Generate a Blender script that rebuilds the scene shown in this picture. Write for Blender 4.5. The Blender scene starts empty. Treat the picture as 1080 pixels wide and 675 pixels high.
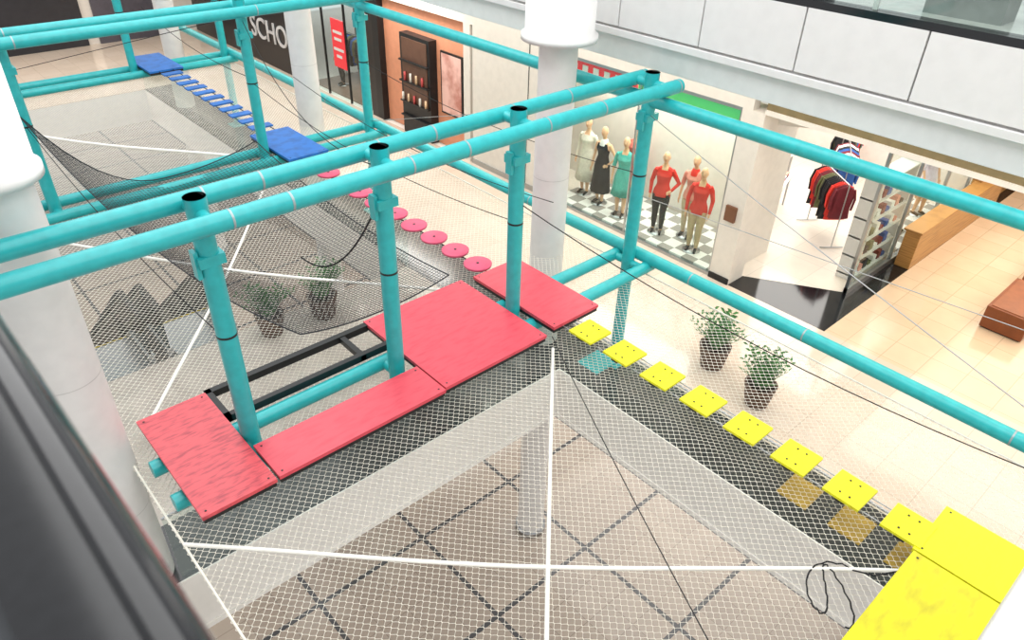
import bpy, math, random
from mathutils import Vector, Matrix
random.seed(7)
S=bpy.context.scene
try:
    S.view_settings.view_transform='Standard'
except Exception: pass

# ---------------------------------------------------------------- materials
def lin(h):
    h=h.lstrip('#'); c=[int(h[i:i+2],16)/255 for i in (0,2,4)]
    return tuple((v/12.92 if v<=.04045 else ((v+.055)/1.055)**2.4) for v in c)+(1,)
MC={}
def mat(name,col,rough=.5,metal=0,var=.06,scale=6,col2=None,stretch=None,spec=None,bump=0):
    if name in MC: return MC[name]
    m=bpy.data.materials.new(name); m.use_nodes=True; nt=m.node_tree; N=nt.nodes; L=nt.links
    b=N['Principled BSDF']; b.inputs['Roughness'].default_value=rough; b.inputs['Metallic'].default_value=metal
    if spec is not None: b.inputs['Specular IOR Level'].default_value=spec
    tc=N.new('ShaderNodeNewGeometry'); no=N.new('ShaderNodeTexNoise'); no.inputs['Scale'].default_value=scale
    no.inputs['Detail'].default_value=5
    if stretch:
        mp=N.new('ShaderNodeMapping'); mp.inputs['Scale'].default_value=stretch
        L.new(tc.outputs['Position'],mp.inputs['Vector']); L.new(mp.outputs[0],no.inputs['Vector'])
    else: L.new(tc.outputs['Position'],no.inputs['Vector'])
    r=N.new('ShaderNodeValToRGB'); c=lin(col)
    c2=lin(col2) if col2 else tuple(max(0,v*(1-var*3)) for v in c[:3])+(1,)
    r.color_ramp.elements[0].position=.3; r.color_ramp.elements[1].position=.62 if not col2 else .55
    r.color_ramp.elements[0].color=c2; r.color_ramp.elements[1].color=c
    L.new(no.outputs['Fac'],r.inputs['Fac']); L.new(r.outputs[0],b.inputs['Base Color'])
    if bump:
        bp=N.new('ShaderNodeBump'); bp.inputs['Strength'].default_value=bump; L.new(no.outputs['Fac'],bp.inputs['Height']); L.new(bp.outputs[0],b.inputs['Normal'])
    MC[name]=m; return m
def tile(name,c1,c2,mort,w=.6,ms=.006,rough=.15,big=None,bigcol=None,bigms=.05):
    m=bpy.data.materials.new(name); m.use_nodes=True; nt=m.node_tree; N=nt.nodes; L=nt.links
    b=N['Principled BSDF']; b.inputs['Roughness'].default_value=rough
    g=N.new('ShaderNodeNewGeometry')
    def brick(w,ms,a,bb,mo):
        t=N.new('ShaderNodeTexBrick'); t.offset=0; t.squash=1; t.inputs['Scale'].default_value=1
        t.inputs['Brick Width'].default_value=w; t.inputs['Row Height'].default_value=w; t.inputs['Mortar Size'].default_value=ms
        t.inputs['Mortar Smooth'].default_value=0
        t.inputs['Color1'].default_value=a; t.inputs['Color2'].default_value=bb; t.inputs['Mortar'].default_value=mo
        L.new(g.outputs['Position'],t.inputs['Vector']); return t
    t=brick(w,ms,lin(c1),lin(c2),lin(mort)); out=t.outputs['Color']
    if big:
        t2=brick(big,bigms,(0,0,0,1),(0,0,0,1),(1,1,1,1)); mx=N.new('ShaderNodeMix'); mx.data_type='RGBA'
        L.new(t2.outputs['Color'],mx.inputs[0]); L.new(out,mx.inputs[6]); mx.inputs[7].default_value=lin(bigcol); out=mx.outputs[2]
    no=N.new('ShaderNodeTexNoise'); no.inputs['Scale'].default_value=2.5; no.inputs['Detail'].default_value=6; L.new(g.outputs['Position'],no.inputs['Vector'])
    mr=N.new('ShaderNodeMapRange'); mr.inputs['To Min'].default_value=.88; mr.inputs['To Max'].default_value=1.06; L.new(no.outputs['Fac'],mr.inputs['Value'])
    vm=N.new('ShaderNodeVectorMath'); vm.operation='SCALE'; L.new(out,vm.inputs[0]); L.new(mr.outputs[0],vm.inputs['Scale'])
    L.new(vm.outputs[0],b.inputs['Base Color']); return m
def checker(name,a,b_,s):
    m=bpy.data.materials.new(name); m.use_nodes=True; N=m.node_tree.nodes; L=m.node_tree.links
    g=N.new('ShaderNodeNewGeometry'); c=N.new('ShaderNodeTexChecker'); c.inputs['Scale'].default_value=s
    c.inputs['Color1'].default_value=lin(a); c.inputs['Color2'].default_value=lin(b_)
    mp=N.new('ShaderNodeMapping'); mp.inputs['Location'].default_value=(.01,.01,.013)
    L.new(g.outputs['Position'],mp.inputs[0]); L.new(mp.outputs[0],c.inputs['Vector']); L.new(c.outputs[0],N['Principled BSDF'].inputs['Base Color'])
    N['Principled BSDF'].inputs['Roughness'].default_value=.2
    return m
def emis(name,col,st):
    m=bpy.data.materials.new(name); m.use_nodes=True; N=m.node_tree.nodes
    b=N['Principled BSDF']; b.inputs['Base Color'].default_value=lin(col); b.inputs['Emission Color'].default_value=lin(col); b.inputs['Emission Strength'].default_value=st
    return m
def glass(name,tint='#F4FAF8',k=.03):
    m=bpy.data.materials.new(name); m.use_nodes=True; N=m.node_tree.nodes; L=m.node_tree.links
    N.remove(N['Principled BSDF']); o=N['Material Output']
    t=N.new('ShaderNodeBsdfTransparent'); t.inputs[0].default_value=lin(tint)
    g=N.new('ShaderNodeBsdfGlossy'); g.inputs['Roughness'].default_value=.03
    f=N.new('ShaderNodeLayerWeight'); f.inputs[0].default_value=.5
    p=N.new('ShaderNodeMath'); p.operation='POWER'; p.inputs[1].default_value=4; L.new(f.outputs['Facing'],p.inputs[0])
    q=N.new('ShaderNodeMath'); q.operation='MULTIPLY_ADD'; q.inputs[1].default_value=.3; q.inputs[2].default_value=k; L.new(p.outputs[0],q.inputs[0])
    mx=N.new('ShaderNodeMixShader'); L.new(q.outputs[0],mx.inputs[0]); L.new(t.outputs[0],mx.inputs[1]); L.new(g.outputs[0],mx.inputs[2]); L.new(mx.outputs[0],o.inputs[0])
    return m
TEAL=mat('teal_paint','#2DB7BA',.32,var=.05,scale=9)
TEALD=mat('teal_hole_shade','#176D74',.6)
BLACK=mat('black_steel','#17181A',.45)
WHITE=mat('white_paint','#E8E6E3',.45,var=.02)
FASC=mat('white_fascia','#F8F4EE',.5,var=.015)
RED=mat('red_board','#E2505F',.38,col2='#D64354',scale=5,stretch=(1,4,1))
REDW=mat('red_board_worn','#E4565F',.38,col2='#B23A48',scale=6,stretch=(1.2,5,1))
PINK=mat('pink_disc','#E2587A',.5)
YEL=mat('yellow_board','#EEEC1E',.5,col2='#DDD41C',scale=5,stretch=(1,3,1))
YELW=mat('yellow_board_worn','#E9E41C',.5,col2='#C9BE28',scale=3.5,stretch=(1,2.4,1))
OCHRE=mat('ochre_square','#BC9C3C',.6)
BLUE=mat('blue_board','#1A6FC4',.5,col2='#145CA8')
NETW=mat('net_cord_white','#FBF6EA',.8,var=.01)
STRAP=mat('strap_webbing_white','#FFFDF6',.7,var=.01)
NETB=mat('cable_black','#1B1B1E',.8,var=.02)
NETC=mat('net_cord_charcoal','#303236',.8,var=.02)
STEEL=mat('steel','#B4B6B8',.3,.9,var=.02)
CLAMP=mat('clamp_grey','#9FB0B2',.4,.3,var=.02)
GRAN=mat('black_granite','#1A1B1E',.10,var=.1,scale=60)
DGRAN=mat('dark_granite_floor','#3E3F41',.12,col2='#2F3032',scale=40)
WALLM=mat('wall_cream','#E9E2D9',.6,var=.02)
SALM=mat('salmon_wall','#E39A78',.6,var=.03)
DARKSHOP=mat('dark_shopfront','#1E1C1E',.3)
OLIVE=mat('olive_header','#857553',.5)
WOOD=mat('golden_wood','#B98A50',.35,col2='#8E6234',scale=4,stretch=(.4,.4,9))
LEATH=mat('brown_leather','#8A4A26',.45,var=.06)
SKIN=mat('mannequin_skin','#E4B48E',.4,var=.01)
POT=mat('brown_pot','#5B4030',.6)
SOIL=mat('soil','#2C2018',.9)
LEAF=mat('leaf_green','#4E8A44',.45,col2='#2B5F30',scale=12)
CREAM=tile('cream_tiles','#E1D1C1','#DCCAB8','#C9B8A6',.6,.006,.09)
CORR=tile('corridor_tiles','#E8CFB2','#E2C7A8','#CDB598',.6,.008,.14)
LOWT=tile('lower_tiles','#B0A499','#B9ADA1','#968B81',.6,.006,.14,big=2.4,bigcol='#5A5B5E',bigms=.045)
SHOPF=tile('shop_floor_tiles','#EFE6DA','#EBE1D4','#D8CEC2',.8,.006,.15)
CHK=checker('light_grey_tiles','#F0EEEA','#A09C97',3.2)
GL=glass('clear_glass')
GLD=glass('smoked_glass','#8E979A')
LAMP=emis('downlight_glow','#FFF6E6',45)
GREENS=emis('green_sign','#58B86A',.6)
REDS=emis('red_sign','#D8323A',.4)

# ---------------------------------------------------------------- mesh builder
class MB:
    def __init__(s): s.v=[];s.f=[];s.m=[];s.sm=[];s.mats=[]
    def mi(s,m):
        if m not in s.mats: s.mats.append(m)
        return s.mats.index(m)
    def add(s,vs,fs,m,smooth=False):
        o=len(s.v); s.v+= [tuple(v) for v in vs]; k=s.mi(m)
        for f in fs: s.f.append(tuple(i+o for i in f)); s.m.append(k); s.sm.append(smooth)
    def box(s,x0,x1,y0,y1,z0,z1,m,rot=0,c=None):
        vs=[(x,y,z) for z in (z0,z1) for x,y in ((x0,y0),(x1,y0),(x1,y1),(x0,y1))]
        if rot:
            cx,cy=c or ((x0+x1)/2,(y0+y1)/2); ca,sa=math.cos(rot),math.sin(rot)
            vs=[(cx+(x-cx)*ca-(y-cy)*sa,cy+(x-cx)*sa+(y-cy)*ca,z) for x,y,z in vs]
        s.add(vs,[(3,2,1,0),(4,5,6,7),(0,1,5,4),(1,2,6,5),(2,3,7,6),(3,0,4,7)],m)
    def prism(s,poly,z0,z1,m):
        n=len(poly); vs=[(x,y,z0) for x,y in poly]+[(x,y,z1) for x,y in poly]
        s.add(vs,[tuple(range(n))[::-1],tuple(range(n,2*n))]+[(i,(i+1)%n,n+(i+1)%n,n+i) for i in range(n)],m)
    def tube(s,pts,r,m,n=12,cap=True,sx=1,smooth=True):
        pts=[Vector(p) for p in pts]
        rs=r if isinstance(r,(list,tuple)) else [r]*len(pts)
        vs=[];prev=None
        for i,p in enumerate(pts):
            d=(pts[min(i+1,len(pts)-1)]-pts[max(i-1,0)]).normalized()
            if prev is None:
                a=Vector((0,0,1)) if abs(d.z)<.9 else Vector((1,0,0)); u=d.cross(a).normalized()
            else: u=(prev-d*prev.dot(d)).normalized()
            prev=u; w=d.cross(u)
            for k in range(n):
                t=2*math.pi*k/n; vs.append(p+(u*math.cos(t)+w*math.sin(t))*rs[i])
        fs=[(i*n+k,i*n+(k+1)%n,(i+1)*n+(k+1)%n,(i+1)*n+k) for i in range(len(pts)-1) for k in range(n)]
        s.add(vs,fs,m,smooth)
        if cap:
            L=len(pts)-1
            s.add([vs[k] for k in range(n)],[tuple(range(n))[::-1]],m); s.add([vs[L*n+k] for k in range(n)],[tuple(range(n))],m)
    def loft(s,secs,m,n=20,cap=True,smooth=True,wav=0,nw=0):
        vs=[]
        for j,(cx,cy,z,rx,ry) in enumerate(secs):
            for k in range(n):
                t=2*math.pi*k/n; q=1+wav*math.sin(nw*t)*j/len(secs)
                vs.append((cx+rx*q*math.cos(t),cy+ry*q*math.sin(t),z))
        fs=[(i*n+k,i*n+(k+1)%n,(i+1)*n+(k+1)%n,(i+1)*n+k) for i in range(len(secs)-1) for k in range(n)]
        if cap: fs+= [tuple(range(n))[::-1],tuple((len(secs)-1)*n+k for k in range(n))]
        s.add(vs,fs,m,smooth)
    def sphere(s,c,r,m,sc=(1,1,1),n=12,k=8):
        secs=[(c[0],c[1],c[2]-r*sc[2]*math.cos(math.pi*i/k),max(.0005,r*sc[0]*math.sin(math.pi*i/k)),max(.0005,r*sc[1]*math.sin(math.pi*i/k))) for i in range(k+1)]
        s.loft(secs,m,n)
    def build(s,name,bevel=0,parent=None,loc=None,rotz=0):
        me=bpy.data.meshes.new(name); me.from_pydata(s.v,[],s.f)
        for m in s.mats: me.materials.append(m)
        me.polygons.foreach_set('material_index',s.m); me.polygons.foreach_set('use_smooth',s.sm); me.update()
        o=bpy.data.objects.new(name,me); S.collection.objects.link(o)
        if bevel:
            b=o.modifiers.new('bevel','BEVEL'); b.width=bevel; b.segments=2; b.limit_method='ANGLE'
        if parent: o.parent=parent
        if loc: o.location=loc
        o.rotation_euler[2]=rotz
        return o
def one(name,boxes,bevel=0):
    b=MB()
    for q in boxes: b.box(*q)
    return b.build(name,bevel)

# ---------------------------------------------------------------- camera
R0=(.74442,-.66722,.02566);R1=(.36204,.43562,.82411);R2=(-.56104,-.60419,.56584)
cd=bpy.data.cameras.new('camera'); cam=bpy.data.objects.new('camera',cd); S.collection.objects.link(cam)
cam.matrix_world=Matrix(((R0[0],R1[0],R2[0],-7.958),(R0[1],R1[1],R2[1],-6.122),(R0[2],R1[2],R2[2],7.46),(0,0,0,1)))
cd.sensor_width=36; cd.lens=25.8; cd.clip_start=.05
cd.dof.use_dof=True; cd.dof.focus_distance=9.5; cd.dof.aperture_fstop=3.5
S.camera=cam

# ---------------------------------------------------------------- building shell
one('floor_lower',[(-16,16,-14,32,-5.3,-5,LOWT)])
SX=-.9; SY=.3
one('floor_concourse',[(.2,3.5,-14,26,-.02,0,CREAM),(SX,.2,-14,19,-.02,0,DGRAN)])
one('floor_bridge',[(-7.6,SX,SY,1.25,-.02,0,DGRAN),(-7.6,SX,1.25,4.6,-.02,0,mat('grey_floor','#C4BBB1',.10,var=.06,scale=3))])
one('floor_far',[(-14,.2,19,26,-.02,0,CREAM)])
b=MB(); b.box(SX,16,-14,26,-1.0,-.02,FASC); b.box(SX-.02,SX,-14,SY,-.16,0,FASC); b.box(SX-.02,SX,-14,SY,-1.02,-.94,FASC); b.build('slab_concourse')
b=MB(); b.box(-7.6,SX,SY,4.6,-1.0,-.02,FASC); b.box(-7.6,SX,SY-.02,SY,-.16,0,FASC); b.box(-7.6,SX,SY-.02,SY,-1.02,-.94,FASC); b.build('slab_bridge')
one('slab_far',[(-14,SX,19,26,-1.0,-.02,WHITE)])
one('slab_camera_side',[(-14,-7.6,-14,19,-1.0,0,WHITE)])
one('floor_corridor',[(3.5,16,-9,-2.0,-.02,0.0,CORR)])
b=MB(); b.prism([(3.5,.3),(3.5,-2.0),(16,-2.0),(16,-1.6),(5.05,-1.6),(4.0,.1)],-.02,.0,GRAN); b.build('floor_granite_threshold')
b=MB(); b.prism([(4.0,.1),(5.05,-1.6),(11,-1.6),(11,4.5),(5.3,4.5),(5.3,.3),(4,.3)],-.02,.004,SHOPF); b.build('floor_boutique')
def column(x,y,r,z0=-5,z1=9,k=1.95,name='white_column'):
    b=MB(); k2=k*.9
    b.loft([(x,y,z0,r,r),(x,y,5.0,r,r)],WHITE,40,cap=False)
    b.loft([(x,y,4.98,r*.9,r*.9),(x,y,4.98,r*k,r*k),(x,y,5.06,r*k,r*k),(x,y,5.06,r*k2,r*k2),(x,y,z1,r*k2,r*k2)],WHITE,40)
    b.loft([(x,y,z0,r*1.15,r*1.15),(x,y,z0+.15,r*1.15,r*1.15)],STEEL,40)
    for z in (1.2,3.0): b.loft([(x,y,z,r+.001,r+.001),(x,y,z+.010,r+.002,r+.002)],mat('seam_grey','#D3D1CE'),40,cap=False)
    return b.build(name)
column(-.49,1.15,.27); column(-.49,8.7,.27); column(-.49,16.7,.27); column(-7.4,.66,.31,k=1.35)
# upper level slab (right) with panelled fascia
b=MB()
b.box(.36,16,-14,26,4.65,5.08,WHITE)
b.box(.42,16,-14,26,5.08,5.8,WHITE)
y=-13.98
PANEL=mat('fascia_panel','#E8E7E6',.4,var=.015)
while y<26:
    b.box(.30,.42,y,y+1.325,5.10,5.80,PANEL); y+=1.345
b.box(.28,.42,-14,26,4.98,5.07,PANEL)
b.build('fascia_upper_level',bevel=.006)
b=MB()
b.box(.30,.50,-14,26,5.80,5.88,GRAN)
b.box(.38,.395,-14,26,5.88,6.8,GL); b.tube([(.39,-14,6.85),(.39,26,6.85)],.03,STEEL)
for i in range(16): b.box(.40,.44,-13+i*2.6,-12.95+i*2.6,5.88,6.85,WHITE)
b.build('glass_balustrade')
one('floor_upper_level',[(.5,16,-14,26,5.79,5.81,mat('upper_floor','#B4B5AF',.15))])
b=MB()
for i,yy in enumerate((-5.6,-3.6,-1.6,.4)):
    b.box(1.1,1.5,yy,yy+.8,5.81,6.1,[WHITE,mat('grey_box','#8C8E8C'),BLACK][i%3])
b.build('planter_box')
# camera-side upper level: dark granite parapet + slab edge
PX,PY=-7.895,-5.3
b=MB()
b.box(-8.03,-7.95,-12,18,6.76,6.85,GRAN); b.box(-8.7,-8.03,-12,18,6.74,6.83,mat('smoke_glass_top','#3A3D41',.05)); b.box(-8.16,-8.13,-12,18,6.83,6.835,STEEL)
b.box(-8.5,-8.05,-12,18,5.0,6.75,DARKSHOP); b.tube([(-7.940,-12,6.80),(-7.940,18,6.80)],.045,GRAN)
ca,sa=math.cos(.029),math.sin(.029)
b.v=[(PX+(x-PX)*ca-(y-PY)*sa,PY+(x-PX)*sa+(y-PY)*ca,z) for x,y,z in b.v]
b.build('parapet_rail')
one('slab_upper_camera_side',[(-14,-8.7,-12,18,4.7,5.8,WHITE)])
one('wall_ledge',[(-7.8,-2.5,-8.5,-6.15,4.5,5.2,WHITE)],.02)
b=MB()
for i in range(18):
    for x in (1.0,2.6):
        yy=-9+i*1.9; b.loft([(x,yy,4.60,.10,.10),(x,yy,4.65,.10,.10)],STEEL,16); b.loft([(x,yy,4.59,.075,.075),(x,yy,4.60,.075,.075)],LAMP,16)
b.build('ceiling_downlights')

# ---------------------------------------------------------------- shop fronts (plane x=3.5)
b=MB()
b.box(3.5,3.7,.3,26,3.4,4.65,WALLM)
b.box(3.5,4.0,.05,.50,0,3.4,WALLM)
b.box(3.47,3.5,.05,.5,0,.12,BLACK)
b.box(3.5,3.9,4.95,7.9,0,3.4,WALLM)
b.box(3.49,3.5,5.9,5.92,0,3.4,BLACK)
b.box(3.47,3.5,4.95,7.9,0,.12,STEEL)
b.box(3.44,3.5,5.1,5.45,1.5,1.9,mat('brown_plaque','#7A5037'))
b.box(3.44,3.5,.18,.40,1.3,1.6,mat('brown_plaque','#7A5037'))
b.build('wall_shopfront')
one('header_corridor',[(3.5,3.8,-9,.05,3.45,4.65,OLIVE),(3.47,3.8,-9,.05,3.4,3.48,WALLM)])
b=MB()
b.box(5.2,5.3,.3,8,0,3.5,WALLM); b.box(4,5.2,.3,.38,0,3.5,WALLM); b.box(3.9,5.2,7.9,8,0,3.5,WALLM)
b.box(11,11.1,-1.6,4.5,0,3.5,WALLM); b.box(5.3,11,4.5,4.6,0,3.5,WALLM)
b.box(3.9,5.2,.38,7.9,-.01,.004,SHOPF)
b.build('wall_interior')
one('ceiling_shops',[(3.7,16,-9,26,3.5,3.56,WHITE)])
one('display_plinth',[(3.56,5.15,.5,4.95,0,.10,CHK)])
b=MB()
b.box(3.52,3.535,.5,4.95,.05,3.4,GL)
for yy in (.5,2.75,4.9): b.box(3.505,3.55,yy,yy+.03,.0,3.4,STEEL)
b.box(3.5,3.56,.5,4.95,0,.06,STEEL); b.box(3.5,3.56,.5,4.95,3.34,3.4,STEEL)
b.build('window_1')
b=MB(); b.box(3.6,3.66,.5,2.9,3.0,3.32,GREENS); b.box(3.6,3.66,2.95,4.9,3.0,3.32,REDS)
for i in range(6): b.box(3.59,3.6,3.05+i*.3,3.2+i*.3,3.08,3.25,WHITE)
b.build('shop_sign')
b=MB()
b.box(5.05,10.5,-1.61,-1.595,.12,3.3,GL); b.box(5.0,10.5,-1.64,-1.56,0,.12,STEEL); b.box(5.0,10.5,-1.64,-1.56,3.3,3.5,WALLM)
for xx in (5.0,6.8,8.6,10.2): b.box(xx,xx+.05,-1.63,-1.57,0,3.3,STEEL)
b.build('window_2')
b=MB(); b.prism([(4.0,.1),(5.05,-1.6),(5.2,-1.55),(4.15,.2)],3.1,3.5,WALLM); b.build('header_boutique')
one('display_plinth',[(7.4,10.4,-1.5,-.5,0,.08,CHK)])
b=MB(); b.box(6.9,11.6,-2.0,-1.7,0,.8,WOOD); b.box(6.86,11.64,-2.03,-1.66,.8,.85,WOOD); b.build('wood_planter_wall',bevel=.01)
b=MB(); b.box(10.5,16,-1.8,-1.6,0,3.5,WOOD); b.build('wall_wood')
one('wall_corridor_end',[(14,14.2,-9,-1.8,0,3.5,mat('dark_brown_wall','#5A3A2C',.4))])
# salmon shop
b=MB()
b.box(3.7,3.9,8,12.3,0,3.4,SALM); b.box(3.5,3.72,8.0,8.25,0,3.4,WALLM); b.box(3.5,3.72,12.0,12.3,0,3.4,BLACK)
b.build('wall_salmon_shop')
b=MB()
b.box(3.45,3.7,9.6,10.9,0,2.7,BLACK); b.box(3.43,3.46,9.7,10.8,.9,2.6,mat('cabinet_inside','#6B4A3A'))
for z in (.5,.9,1.45,2.0): b.box(3.36,3.47,9.62,10.88,z,z+.04,BLACK)
for i in range(9): b.loft([(3.4,9.75+i*.13,1.49 if i%2 else .94,.035,.035),(3.4,9.75+i*.13,1.72 if i%2 else 1.15,.03,.03)],mat('jar%d'%(i%3),['#E8C7A0','#C94F4F','#F2EDE4'][i%3]),10)
b.build('display_cabinet')
b=MB(); b.box(3.66,3.70,8.5,9.4,.9,2.5,BLACK); b.box(3.65,3.67,8.55,9.35,.95,2.45,mat('poster_print','#F2C3B8',.4,col2='#B86A5A',scale=2)); b.build('poster')
# dark shops
b=MB()
b.box(3.5,3.7,12.3,12.6,0,3.4,DARKSHOP); b.box(3.5,3.7,12.6,16.6,2.9,3.4,DARKSHOP)
b.box(3.5,3.7,16.4,26,0,3.4,DARKSHOP); b.box(5.5,5.6,12.3,16.6,0,3.4,mat('dark_interior','#4A3E3A')); b.box(3.7,5.5,12.3,16.6,-.01,.01,mat('dark_interior_floor','#8A7466',.3))
b.box(3.52,3.54,12.6,16.4,0,2.9,GL)
for yy in (13.8,15.1): b.box(3.5,3.56,yy,yy+.05,0,2.9,BLACK)
b.build('wall_dark_shopfront')
b=MB(); b.box(3.48,3.51,13.85,14.55,1.0,2.4,REDS)
for z,w in ((2.0,.5),(1.8,.4),(1.5,.55),(1.3,.3)): b.box(3.47,3.48,14.2-w/2,14.2+w/2,z,z+.08,WHITE)
b.build('sale_poster')
e=bpy.data.objects.new('shop_name_sign',None); S.collection.objects.link(e)
tc=bpy.data.curves.new('letters','FONT'); tc.body='SCHO'; tc.size=1.0; tc.extrude=.02
to=bpy.data.objects.new('letters',tc); S.collection.objects.link(to); tc.materials.append(mat('letter_silver','#D8D8DA',.4))
to.matrix_world=Matrix(((0,0,-1,3.47),(-1,0,0,20.2),(0,1,0,.85),(0,0,0,1))); to.parent=e
# far end
b=MB(); b.box(-14,3.5,25.5,26,0,4.6,WALLM)
for i,(c) in enumerate(['#3B3A44','#222024','#C79A86','#2B2A30','#56525C']):
    b.box(-13+i*3.2,-10.2+i*3.2,25.4,25.5,0,3.1,mat('far_shop_%d'%i,c,.3))
b.build('wall_far')
one('ceiling_far',[(-14,.3,19,26,4.65,5.8,WHITE)])

# ---------------------------------------------------------------- balustrade glass along slab edges
b=MB()
b.box(SX+.03,SX+.045,-14,SY,.0,1.0,GL); b.box(SX+.03,SX+.045,4.6,19,.0,1.0,GL)
b.box(-7.1,SX,SY+.03,SY+.045,0,1.0,GL)
b.tube([(SX+.04,-14,1.02),(SX+.04,.1+SY,1.02)],.018,STEEL,8); b.tube([(SX+.04,4.6,1.02),(SX+.04,19,1.02)],.018,STEEL,8); b.tube([(-7.1,SY+.04,1.02),(SX+.04,SY+.04,1.02)],.018,STEEL,8)
b.build('glass_balustrade')

# ---------------------------------------------------------------- rope course frame
b=MB(); RY=-.12; rows=[RY,7.08,14.2]; r=.09
def pipe(p,q,rr=r): b.tube([p,q],rr,TEAL,24)
for j,ry in enumerate(rows):
    xl=-8.15 if j==0 else -7.6
    for s in (-.29,.29):
        pipe((xl,ry+s,4.59),(.22,ry+s,4.59))
        pipe((-7.05 if j==0 else -7.6,ry+s,1.88),(.2,ry+s,1.88))
    px=[0,-2.38,-4.25,-6.1] if j==0 else [0,-2.38,-6.1]
    for x in px:
        z0=0.02 if x==0 else 1.75
        b.tube([(x,ry,z0),(x,ry,4.74)],.097,TEAL,28,cap=False)
        b.loft([(x,ry,4.66,.078,.078),(x,ry,4.741,.078,.078),(x,ry,4.741,.098,.098)],TEALD,28)  # darker teal cap paints the shade inside the open pipe end
        pipe((x,ry-.29,4.59),(x,ry+.29,4.59),.06); pipe((x,ry-.29,1.88),(x,ry+.29,1.88),.06)
        b.box(x-.12,x+.12,ry-.10,ry+.10,4.10,4.20,TEAL)
        b.box(x-.14,x-.10,ry-.05,ry+.05,3.98,4.25,TEAL)
        for s in (-.29,.29):
            b.tube([(x+.15,ry+s,4.59),(x+.17,ry+s,4.59)],.0925,CLAMP,24)
        for z in (3.3,): b.tube([(x,ry,z),(x,ry,z+.025)],.099,BLACK,24)
    if j==0:
        for x in (-5.4,-3.4,-1.3):
            for s in (-.29,.29): b.tube([(x,ry+s,4.59),(x+.022,ry+s,4.59)],.0925,CLAMP,24)
pipe((0,-9,4.38),(0,16,4.38)); pipe((.15,-9,2.0),(.15,19,2.0),.095)
pipe((0,-7.2,.02),(0,-7.2,4.74),.095)
for ry in rows: b.box(-.22,.2,ry-.2,ry+.2,0,.025,TEAL)
for y in (-5.5,-3,-1.2,2.2,4.8,9,12): b.tube([(.15,y,2.0),(.15,y+.02,2.0)],.0975,CLAMP,24)
b.build('rope_course_frame')

def board(name,x0,x1,y0,y1,m,seams=(),z=2.05):
    b=MB(); b.box(x0,x1,y0,y1,z-.045,z,m)
    b.box(x0+.01,x1-.01,y0+.01,y1-.01,z-.10,z-.047,BLACK)
    for (p,q) in ((x0+.06,y0+.06),(x1-.06,y0+.06),(x0+.06,y1-.06),(x1-.06,y1-.06)):
        b.loft([(p,q,z,.012,.012),(p,q,z+.004,.012,.012)],BLACK,8)
    return b.build(name,bevel=.006)
board('red_platform',-6.95,-6.2,-.92,.79,REDW)
board('red_platform',-6.17,-4.11,-.91,-.34,RED)
board('red_platform',-4.09,-2.48,-.88,.86,RED)
board('red_platform',-2.29,-1.45,-.82,.82,RED)
board('yellow_platform',-2.23,-1.47,-7.1,-5.42,YEL)
board('yellow_platform',-4.6,-2.25,-7.1,-5.44,YELW)
board('blue_platform',-2.27,-1.44,6.27,7.9,BLUE)
board('blue_platform',-2.27,-1.44,13.35,15.0,BLUE)
b=MB(); b.box(-6.2,-4.09,.76,.84,1.95,2.04,BLACK); b.box(-6.2,-4.09,.26,.33,1.95,2.04,BLACK); b.box(-6.2,-6.13,.26,.84,1.95,2.04,BLACK)
b.box(-4.5,-4.43,.26,.84,1.95,2.03,BLACK); b.build('black_steel_frame')
b=MB()
for i in range(8):
    y=-1.18-i*.586; w=.195; a=random.uniform(-.03,.03)
    b.box(-2.0-w,-2.0+w,y-.19,y+.19,2.03,2.06,YEL,rot=a)
    b.box(-2.0-w,-2.0+w,y-.05,y+.05,2.005,2.028,BLACK,rot=a)
    for dx in (-.11,.11):
        for dy in (-.05,.05): b.loft([(-2+dx,y+dy,2.06,.011,.011),(-2+dx,y+dy,2.066,.011,.011)],BLACK,8)
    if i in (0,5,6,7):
        b.box(-2.14,-1.76,y-.30,y+.04,1.60,1.62,TEAL if i==0 else OCHRE)  # thin flat square below the plank, teal on the first, ochre otherwise
for dx in (-.12,.12): b.tube([(-2+dx,-.75,2.0),(-2+dx,-3.1,1.995),(-2+dx,-5.5,2.0)],.007,STEEL,6)
b.build('yellow_plank_bridge')
b=MB()
for i in range(9):
    y=1.07+i*.53; b.loft([(-2,y,2.02,.205,.205),(-2,y,2.05,.21,.21),(-2,y,2.056,.20,.20)],PINK,28); b.loft([(-2,y,1.97,.05,.05),(-2,y,2.02,.05,.05)],BLACK,10)
    b.loft([(-2,y,2.056,.02,.02),(-2,y,2.062,.02,.02)],BLACK,10)
b.tube([(-2,.8,2.0),(-2,6.3,2.0)],.01,NETB,6)
b.build('pink_disc_bridge')
b=MB()
for i in range(11):
    y=8.25+i*.47; b.box(-2.1,-1.64,y-.11,y+.11,2.03,2.06,BLUE)
for dx in (-.17,.17): b.tube([(-1.87+dx,7.8,2.02),(-1.87+dx,13.4,2.02)],.01,NETB,6)
b.build('blue_step_bridge')

# ---------------------------------------------------------------- safety net
def nz(x,y):
    if y<RY: v=(y+5.4)/(RY+5.4) if y>-5.4 else 0
    elif y<7.08: v=(y-RY)/(7.08-RY)
    elif y<14.2: v=(y-7.08)/7.12
    else: v=0
    v=max(0,min(1,v)); u=(x+7.2)/4.9 if x<-2.3 else (x+2.3)/2.45
    u=max(0,min(1,u)); return 1.76-.14*math.sin(math.pi*u)*math.sin(math.pi*v)
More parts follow.
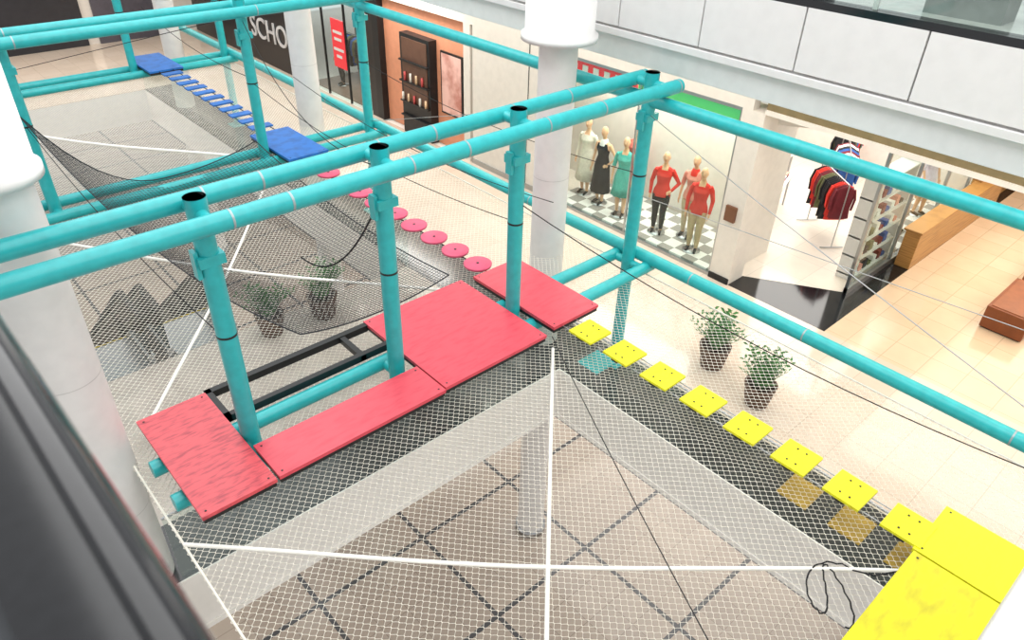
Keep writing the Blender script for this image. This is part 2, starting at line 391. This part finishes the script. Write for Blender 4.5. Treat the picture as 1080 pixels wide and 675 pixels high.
# knotted netting: zig-zag cords that meet their neighbours at every knot
X0=-7.15; X1=.1; Y0=-7.6; Y1=14.9
b=MB(); s_=.041; cr=.0031; a_=s_/2-cr*.5
steps=[]; y=Y0; k=0
while y<Y1:
    steps.append((y,1 if k%4 in (0,1) else -1)); y+= .014 if k%2==0 else .032; k+=1
ncord=int((X1-X0)/s_)
mi=b.mi(NETW); vs=b.v; fs=b.f
for i in range(ncord+1):
    xc=X0+i*s_; sg=1 if i%2 else -1; base=len(vs)
    for (y,q) in steps:
        x=xc+sg*q*a_; z=nz(xc,y)
        vs.append((x-cr,y,z)); vs.append((x+cr,y,z)); vs.append((x,y,z+cr*1.6))
    for k in range(len(steps)-1):
        p=base+k*3
        fs.append((p+1,p+4,p+5,p+2)); fs.append((p+2,p+5,p+3,p)); fs.append((p,p+3,p+4,p+1))
b.m=[mi]*len(fs); b.sm=[False]*len(fs)
for x in (X0,X1): b.tube([(x,Y0+k*.703,nz(x,Y0+k*.703)) for k in range(33)],.012,NETW,6)
for y in (Y0,Y1): b.tube([(X0,y,1.76),(X1,y,1.76)],.012,NETW,6)
b.build('safety_net')
b=MB()
def strap(p,q,w=.022):
    n=24; pts=[]
    for k in range(n+1):
        t=k/n; x=p[0]+(q[0]-p[0])*t; y=p[1]+(q[1]-p[1])*t; pts.append((x,y,nz(x,y)+.015))
    b.tube(pts,w,STRAP,6)
strap((-2.35,-.88),(-6.95,-5.45)); strap((-7.15,-.85),(-2.3,-5.42))
strap((-2.35,6.8),(-6.9,.9)); strap((-6.9,6.9),(-2.4,.95)); strap((-6.9,13.9),(-2.4,7.3),.03)
b.build('net_webbing_strap')
# black cargo net (large sagging hammock)
b=MB()
def cn(u,v):
    ax=-3.75-.6*u; ay=.98+6.0*u; w=1.15+.65*u
    side=(.15+1.35*u*u) if v<0 else .12+.15*u
    z=2.0-.42*4*u*(1-u)*(1-.45*v*v)+abs(v)**2.2*side
    return (ax+v*w+0.10*math.sin(u*9)*(1-abs(v)),ay+.08*math.sin(v*5)*u*(1-u)*4,z)
for i in range(53):
    v=-1+2*i/52; b.tube([cn(k/30,v) for k in range(31)],.0038,NETC,3,cap=False)
for j in range(100):
    u=j/99; b.tube([cn(u,-1+2*k/18) for k in range(19)],.0038,NETC,3,cap=False)
for v in (-1,1): b.tube([cn(k/30,v) for k in range(31)],.010,NETC,6)
for u in (0,1): b.tube([cn(u,-1+2*k/18) for k in range(19)],.010,NETC,6)
b.build('cargo_net')
# cables
b=MB()
def sag(p,q,s,rr,m,n=16):
    b.tube([(p[0]+(q[0]-p[0])*k/n,p[1]+(q[1]-p[1])*k/n,p[2]+(q[2]-p[2])*k/n-s*4*(k/n)*(1-k/n)) for k in range(n+1)],rr,m,5)
sag((0,-.1,4.2),(-3,-7.2,3.95),.05,.006,STEEL); sag((0,-.1,3.0),(.1,-7.2,3.4),.0,.006,STEEL)
sag((-2.38,-.1,3.6),(.1,-7.1,2.0),.35,.007,NETB); sag((-2.4,-.9,2.0),(-4.6,-5.4,1.8),.08,.006,NETB)
sag((-2.38,0,3.3),(-2.38,7,3.3),.25,.006,NETB); sag((-1.6,0,3.3),(-1.6,7,3.3),.25,.006,NETB)
sag((-4.25,0,4.5),(-2.4,7,4.4),.5,.006,NETB); sag((-6.1,0,3.2),(-6.1,7,3.3),.2,.006,NETB)
sag((0,0,3.3),(-.0,7,3.3),.2,.006,NETB); sag((0,0,4.3),(0,7,2.1),.0,.006,STEEL); sag((-2.38,7.0,3.4),(-1.9,14,3.4),.2,.007,NETB)
sag((-2.38,7.0,4.5),(-6.1,14,2.3),.0,.007,NETB)
sag((-4.25,0,3.9),(-3.6,1.1,1.95),-.1,.012,NETB); sag((-4.2,.1,4.0),(-4.0,2.6,2.2),.4,.012,NETB)
b.build('lifeline_cables')
b=MB(); pts=[]
for k in range(60):
    t=k/59; a=t*9; x=-2.95+.32*math.cos(a)*(1-.3*t)-.1*t; y=-5.12+.18*math.sin(a*1.3)+.12*math.sin(a*.5)
    pts.append((x,y,nz(x,y)+.02+.012*(k%3)))
pts=[(-2.5,-5.45,1.98),(-2.6,-5.3,1.85)]+pts
b.tube(pts,.008,NETB,6); b.build('black_cable_coil')

# ---------------------------------------------------------------- escalators
def escalator(x0,x1):
    b=MB(); y0,z0,y1,z1=4.7,0,13.2,-5.0; n=34
    for i in range(n):
        y=y0+.9+(y1-y0-1.8)*i/n; z=z0+(z1-z0)*(i+.5)/n; dy=(y1-y0-1.8)/n
        b.box(x0+.12,x1-.12,y,y+dy,z-.25,z,mat('step_grey','#7E8285',.35,.5))
        b.box(x0+.12,x1-.12,y+dy-.03,y+dy,z-.01,z+.004,mat('step_edge_yellow','#C9B23A'))
    b.box(x0+.12,x1-.12,y0-.1,y0+.9,-.15,.01,STEEL); b.box(x0+.12,x1-.12,y1-.9,y1,-5,-4.98,STEEL)
    for x in (x0,x1-.1):
        def sl(zt,zb,w0,w1,m):
            P=[(y0,z0),(y0+.9,z0),(y1-.9,z1),(y1,z1)]
            for (a,c) in zip(P[:-1],P[1:]):
                vs=[(xx,yy,zz+h) for (yy,zz) in (a,c) for xx in (x+w0,x+w1) for h in (zb,zt)]
                b.add(vs,[(0,1,3,2),(4,6,7,5),(0,4,5,1),(2,3,7,6),(1,5,7,3),(0,2,6,4)],m)
        sl(.12,-.6,0,.1,mat('escalator_skirt','#C9CBCD',.3,.6)); sl(.85,.12,.04,.06,GLD); sl(.93,.85,.0,.1,NETB)
    return b.build('escalator')
escalator(-7.0,-5.8); escalator(-5.6,-4.4)

# ---------------------------------------------------------------- potted plants
def plant(x,y,z,s=1.0,seed=1):
    rnd=random.Random(seed); b=MB()
    b.loft([(0,0,0,.17,.17),(0,0,.03,.18,.18),(0,0,.36,.24,.24),(0,0,.40,.25,.25),(0,0,.40,.22,.22),(0,0,.35,.21,.21)],POT,24)
    b.loft([(0,0,.34,.21,.21),(0,0,.36,.2,.2)],SOIL,20)
    for i in range(26):
        a=rnd.uniform(0,6.28); ln=rnd.uniform(.35,.6); out=rnd.uniform(.25,.8); p0=Vector((.1*math.cos(a)*rnd.random(),.1*math.sin(a)*rnd.random(),.35))
        pts=[]
        for k in range(7):
            t=k/6; pts.append(p0+Vector((math.cos(a)*out*ln*t**1.3,math.sin(a)*out*ln*t**1.3,ln*(t-.35*out*t*t))))
        b.tube(pts,[.008,.007,.006,.006,.005,.004,.003],LEAF,5)
        for k in range(1,7):
            d=(pts[k]-pts[k-1]).normalized(); sd=d.cross(Vector((0,0,1)))
            sd=sd.normalized() if sd.length>.01 else Vector((1,0,0)); up=sd.cross(d)
            for sg in (-1,1):
                q=pts[k]; tip=q+sd*sg*.10+d*.05+up*.02; w=d*.028
                mid=(q+tip)/2+up*.012
                b.add([q,mid-w,tip,mid+w],[(0,1,2,3)],LEAF)
    o=b.build('potted_plant',loc=(x,y,z)); o.scale=(s,s,s); return o
plant(1.11,-1.27,0,1.05,1); plant(.84,-2.3,0,1.0,2); plant(-3.05,4.1,0,1.1,3); plant(-4.0,4.2,0,1.0,4)

# ---------------------------------------------------------------- ottoman benches
def ottoman(x,y,lx=1.5,ly=.7):
    b=MB(); b.box(-lx/2,lx/2,-ly/2,ly/2,.03,.46,LEATH)
    b.box(-lx/2+.03,lx/2-.03,-ly/2+.03,ly/2-.03,0,.03,BLACK); b.box(-lx/2+.05,lx/2-.05,-ly/2+.05,ly/2-.05,.46,.475,mat('leather_top','#9A5830',.4)); b.build('ottoman_bench',bevel=.02,loc=(x,y,0))
ottoman(6.6,-4.1); ottoman(8.6,-4.1)

# ---------------------------------------------------------------- mannequins
def mannequin(x,y,z,yaw,top,bottom,sleeve='long',dress=None,hip=False,skin=SKIN,extra=None,s=1.0):
    b=MB(); K=skin
    bones=[]
    b.loft([(0,0,.80,.05,.07),(0,0,.86,.085,.14),(0,0,.94,.105,.172),(0,0,1.03,.095,.15),(0,0,1.12,.08,.12),(0,0,1.22,.092,.135),(.015,0,1.32,.118,.158),(0,0,1.40,.09,.165),(0,0,1.46,.068,.14),(0,0,1.50,.05,.065),(0,0,1.55,.045,.045),(.01,0,1.63,.045,.045)],K,24)
    bones.append((Vector((0,0,.85)),Vector((0,0,1.45)),.12,'torso')); bones.append((Vector((0,0,1.50)),Vector((0,0,1.6)),.045,'head'))
    b.sphere((.02,0,1.705),1,K,(.092,.072,.118),20,14); bones.append((Vector((.02,0,1.64)),Vector((.02,0,1.78)),.08,'head'))
    b.sphere((.055,0,1.635),1,K,(.045,.04,.035),12,8)
    b.tube([(.105,0,1.73),(.125,0,1.69)],[.009,.014],K,8)
    for sg in (-1,1):
        b.sphere((.02,sg*.073,1.70),1,K,(.018,.01,.03),10,6)
        kx=.03 if sg>0 else -.01; fx=.05 if sg>0 else -.05
        leg=[(0,sg*.085,.90),(.015,sg*.09,.72),(.02+kx,sg*.085,.50),(kx*.7,sg*.085,.36),(fx*.6-.01,sg*.085,.10)]
        b.tube(leg,[.098,.085,.055,.054,.034],K,16)
        b.tube([(fx*.6-.05,sg*.085,.055),(fx*.6+.05,sg*.09,.05),(fx*.6+.16,sg*.10,.03)],[.034,.036,.024],K,12)
        b.tube([(fx*.6-.01,sg*.085,.12),(fx*.6-.02,sg*.085,.05)],[.034,.03],K,12)
        for p,q,rr in zip(leg[:-1],leg[1:],(.09,.07,.055,.045)): bones.append((Vector(p),Vector(q),rr,'leg'))
        bones.append((Vector((fx*.6-.05,sg*.085,.05)),Vector((fx*.6+.16,sg*.1,.03)),.04,'foot'))
        hp=hip and sg>0
        el=(-.05,sg*.32,1.15) if hp else (-.03,sg*.245,1.14)
        wr=(.05,sg*.19,1.0) if hp else (.07,sg*.235,.90)
        pm=(.08,sg*.15,.97) if hp else (.10,sg*.232,.82)
        arm=[(0,sg*.15,1.43),(-.01,sg*.195,1.36),el,wr,pm]
        b.tube(arm,[.05,.044,.034,.023,.026],K,14)
        bones.append((Vector(arm[0]),Vector(el),.045,'uparm')); bones.append((Vector(el),Vector(wr),.03,'fore'))
        P=Vector(pm); d=(P-Vector(wr)).normalized(); bones.append((Vector(wr)+d*.01,P+d*.08,.03,'hand'))
        side=Vector((1,0,0)) if not hp else Vector((.3,0,-.9)); side=(side-d*side.dot(d)).normalized(); nrm=d.cross(side)*(-sg)
        for q in range(4):
            o0=P+side*(.027-.018*q); ln=(.065,.075,.07,.055)[q]
            b.tube([o0-d*.01,o0+d*ln*.5,o0+d*ln*.85-nrm*.012,o0+d*ln-nrm*.022],[.0095,.009,.0085,.007],K,8)
        o0=P-d*.035+side*.02; b.tube([o0,o0+side*.025+d*.02,o0+side*.035+d*.05],[.011,.010,.008],K,8)
    tmp=b.build('tmp'); md=tmp.modifiers.new('r','REMESH'); md.mode='VOXEL'; md.voxel_size=.0115; md.use_smooth_shade=True
    sm=tmp.modifiers.new('s','SMOOTH'); sm.factor=.5; sm.iterations=2
    dg=bpy.context.evaluated_depsgraph_get(); me=bpy.data.meshes.new_from_object(tmp.evaluated_get(dg)); bpy.data.objects.remove(tmp)
    me.name='body'; me.materials.clear()
    ms=[skin,top,bottom,BLACK]
    for m in ms: me.materials.append(m)
    def lab(c):
        best=None
        for p,q,rr,l in bones:
            dv=q-p; t=max(0,min(1,(c-p).dot(dv)/dv.length_squared)); dd=(c-(p+dv*t)).length-rr
            if best is None or dd<best[0]: best=(dd,l)
        return best[1]
    for f in me.polygons:
        c=f.center; l=lab(c); k=0
        if l=='torso': k=1 if c.z>.98 or dress else 2
        if l=='torso' and c.z>1.44: k=0 if sleeve=='none' or (c.x>.0 and abs(c.y)<.06) else 1
        if l=='leg': k=2 if (not dress) and c.z>.10 else 0
        if l=='leg' and c.z>.86: k=1 if dress else 2
        if l=='foot': k=3
        if l=='uparm': k=1 if sleeve!='none' else 0
        if l=='fore': k=1 if sleeve=='long' else 0
        f.material_index=k
    cl=set()
    for f in me.polygons:
        if f.material_index in (1,2): cl.update(f.vertices)
    nor=[v.normal.copy() for v in me.vertices]
    for i in cl: me.vertices[i].co+=nor[i]*.009
    e=bpy.data.objects.new('shop_mannequin',None); S.collection.objects.link(e); e.location=(x,y,z); e.rotation_euler[2]=yaw; e.scale=(s,s,s)
    o=bpy.data.objects.new('body',me); S.collection.objects.link(o); o.parent=e
    g=MB()
    if dress:
        ze=dress; g.loft([(0,0,1.13,.095,.135),(0,0,1.0,.115,.175),(0,0,.9,.13,.195),(0,0,(ze+.9)/2,.16,.21),(0,0,ze,.20,.24),(0,0,ze+.01,.19,.23)],top,48,wav=.08,nw=9,cap=False)
    else:
        g.loft([(0,0,1.10,.092,.132),(0,0,1.0,.112,.172),(0,0,.90,.125,.19),(0,0,.86,.128,.192),(0,0,.865,.118,.18)],top,32,cap=False,wav=.04,nw=7)
    if extra:
        g.loft([(.0,0,1.40,.11,.12),(.01,0,1.46,.085,.10),(.0,0,1.53,.07,.07),(0,0,1.54,.055,.055)],extra,24,cap=False,wav=.06,nw=6)
    for sg in (-1,1):
        g.sphere((.098,sg*.028,1.715),1,WHITE,(.008,.014,.007),8,6); g.sphere((.104,sg*.028,1.715),1,BLACK,(.005,.006,.006),8,6)
        g.tube([(.100,sg*.014,1.738),(.100,sg*.030,1.744),(.092,sg*.046,1.738)],.003,mat('brow','#6B4A34'),6)
    g.tube([(.094,-.022,1.655),(.103,0,1.657),(.094,.022,1.655)],[.003,.007,.003],mat('lips','#B8524A'),8)
    c=g.build('clothing'); c.parent=e
    st=MB(); st.loft([(0,0,-.0,.19,.19),(0,0,.012,.19,.19)],STEEL,28); st.tube([(-.10,0,.0),(-.10,0,.5)],.008,STEEL,8); c=st.build('stand'); c.parent=e
def cloth(n,c): return mat('cloth_'+n,c,.8,var=.06,scale=14)
W=math.pi
mannequin(4.25,4.65,.1,W+.2,cloth('cream','#EFE6D6'),cloth('brown','#6A4A3A'),'long',.35)
mannequin(4.12,4.05,.1,W+.1,cloth('black','#1B1B20'),cloth('black','#1B1B20'),'none',.30,hip=True,extra=cloth('white','#F2F0EC'))
mannequin(4.0,3.32,.1,W+.35,cloth('teal','#58BBAE'),cloth('teal','#58BBAE'),'short',.50)
mannequin(4.75,3.65,.1,W+.25,cloth('coral','#D9776A'),cloth('brown','#6A4A3A'),'short',.45)
mannequin(4.02,2.27,.1,W+.5,cloth('red','#E23A2E'),cloth('black','#1B1B20'),'long',None,hip=True)
mannequin(4.35,1.75,.1,W+.2,cloth('pink','#E8A08E'),cloth('beige','#D8C3A4'),'short',None,extra=cloth('red','#E23A2E'))
mannequin(3.95,1.28,.1,W+.4,cloth('red','#E23A2E'),cloth('khaki','#C9B08A'),'long',None)
mannequin(8.3,-1.0,.08,-W/2-.3,cloth('white','#F2F0EC'),cloth('white','#F2F0EC'),'none',.4)
mannequin(9.5,-1.0,.08,-W/2-.3,cloth('lilac','#D8CFE0'),cloth('white','#F2F0EC'),'short',.5)
mannequin(4.2,13.4,0.01,W,cloth('grey','#55565C'),cloth('black','#1B1B20'),'long')
mannequin(4.3,15.6,0.01,W,cloth('navy','#2C3450'),cloth('black','#1B1B20'),'long')

# ---------------------------------------------------------------- clothes racks
def rack(x,y,rot,cols,L=1.3,z=0.005):
    b=MB()
    for sx in (-L/2,L/2):
        b.tube([(sx,0,.03),(sx,0,1.45)],.014,STEEL,8); b.tube([(sx,-.25,.03),(sx,.25,.03)],.014,STEEL,8)
    b.tube([(-L/2,0,1.45),(L/2,0,1.45)],.014,STEEL,8)
    n=int(L/.085)
    for i in range(n):
        xx=-L/2+.08+i*(L-.14)/n; c=cols[(i//2)%len(cols)]; h=random.uniform(.7,.95); w=random.uniform(.19,.23)
        b.tube([(xx,0,1.46),(xx,0,1.40),(xx,.0,1.38)],.004,STEEL,5)
        b.loft([(xx,0,1.38-h,.03,w*1.05),(xx+.008,0,1.38-h*.7,.026,w*.95),(xx,0,1.38-h*.35,.028,w*.9),(xx,0,1.31,.03,w),(xx,0,1.36,.022,w*.55),(xx,0,1.39,.012,.05)],c,14,wav=.1,nw=5)
        for sg in (-1,1): b.tube([(xx,sg*w*.9,1.31),(xx,sg*(w+.04),1.1),(xx+.01,sg*(w+.02),.85)],[.03,.026,.022],c,8)
    o=b.build('clothes_rack',loc=(x,y,z),rotz=rot); return o
CR,CB,CW,CN,CG=cloth('red','#E23A2E'),cloth('black','#1B1B20'),cloth('white','#F2F0EC'),cloth('blue','#2F5FA8'),cloth('olive','#6B6E48')
CM=cloth('maroon','#7A2430'); CP=cloth('pink','#E8A08E')
rack(6.9,.0,.9,[CM,CR,CB,CB,CG]); rack(8.5,.5,.5,[CN,CB,CW,CM]); rack(10.0,1.2,.2,[CB,CG,CN,CR]); rack(9.6,3.2,1.2,[CR,CP,CW,CB])
rack(5.0,14.2,1.57,[CB,CM,CW]); rack(5.0,15.9,1.57,[CB,CG,CN])
def table(x,y,rot):
    b=MB(); b.box(-.6,.6,-.4,.4,.72,.76,WHITE)
    for sx in (-.55,.55):
        for sy in (-.35,.35): b.box(sx-.02,sx+.02,sy-.02,sy+.02,0,.72,STEEL)
    for i in range(4):
        for j in range(2):
            for k in range(random.randint(2,5)):
                b.box(-.53+i*.27,-.31+i*.27,-.33+j*.36,-.05+j*.36,.76+k*.03,.785+k*.03,[CR,CN,CW,CM,CB,CP][(i*3+j+k)%6])
    b.build('display_table',loc=(x,y,.005),rotz=rot)
table(7.0,1.5,.3); table(8.3,2.3,.1)
def shelf(x,y,rot,cols):
    b=MB()
    for z in (.1,.5,.9,1.3,1.7,2.1): b.box(-.75,.75,-.18,.18,z,z+.03,WHITE)
    for xx in (-.75,.73): b.box(xx,xx+.03,-.18,.18,0,2.3,WHITE)
    for i in range(5):
        for j in range(7): b.box(-.69+j*.2,-.55+j*.2,-.13,.12,.13+i*.4,.2+i*.4+.06*(j%3),cols[(i+j)%len(cols)])
    b.build('display_shelf',loc=(x,y,.005),rotz=rot)
shelf(6.25,-1.32,0,[CW,CP,CB,CG,CW,CM,CN])
shelf(6.6,4.25,0,[CN,CW,CN,CR,CP]); shelf(8.2,4.25,0,[CN,CB,CW,CM]); shelf(5.55,1.7,1.5708,[CN,CR,CW,CB])

# ---------------------------------------------------------------- lights
def area(name,loc,sx,sy,p,col=(1,.98,.94)):
    l=bpy.data.lights.new(name,'AREA'); l.shape='RECTANGLE'; l.size=sx; l.size_y=sy; l.energy=p; l.color=col
    o=bpy.data.objects.new(name,l); o.location=loc; S.collection.objects.link(o); return o
area('ceiling_light_concourse',(2.0,6,4.6),2.6,32,510,(1,.97,.92))
area('ceiling_light_window',(4.4,3.0,3.4),1.4,4.6,150)
area('ceiling_light_boutique',(8.2,1.2,3.4),4.5,5,320)
area('ceiling_light_corridor',(9,-5,3.4),8,5,350,(1,.93,.82))
area('ceiling_light_salmon_shop',(3.2,10.2,3.9),.5,3,60)
area('ceiling_light_dark_shop',(4.6,14.4,3.3),1.4,3.6,90)
area('ceiling_light_far',(-5,22,4.5),12,4,320)
for x,y in ((4,0),(4,10),(-11,4)): area('fill_light_lower',(x,y,-1.1),6,8,330)  # unseen area lamps added under the slabs to brighten the lower level
area('skylight',(-3.5,1,13),9,28,2050,(1,1,.99))
w=bpy.data.worlds.new('world'); S.world=w; w.use_nodes=True
bg=w.node_tree.nodes['Background']; bg.inputs[0].default_value=(.98,.99,1,1); bg.inputs[1].default_value=.92
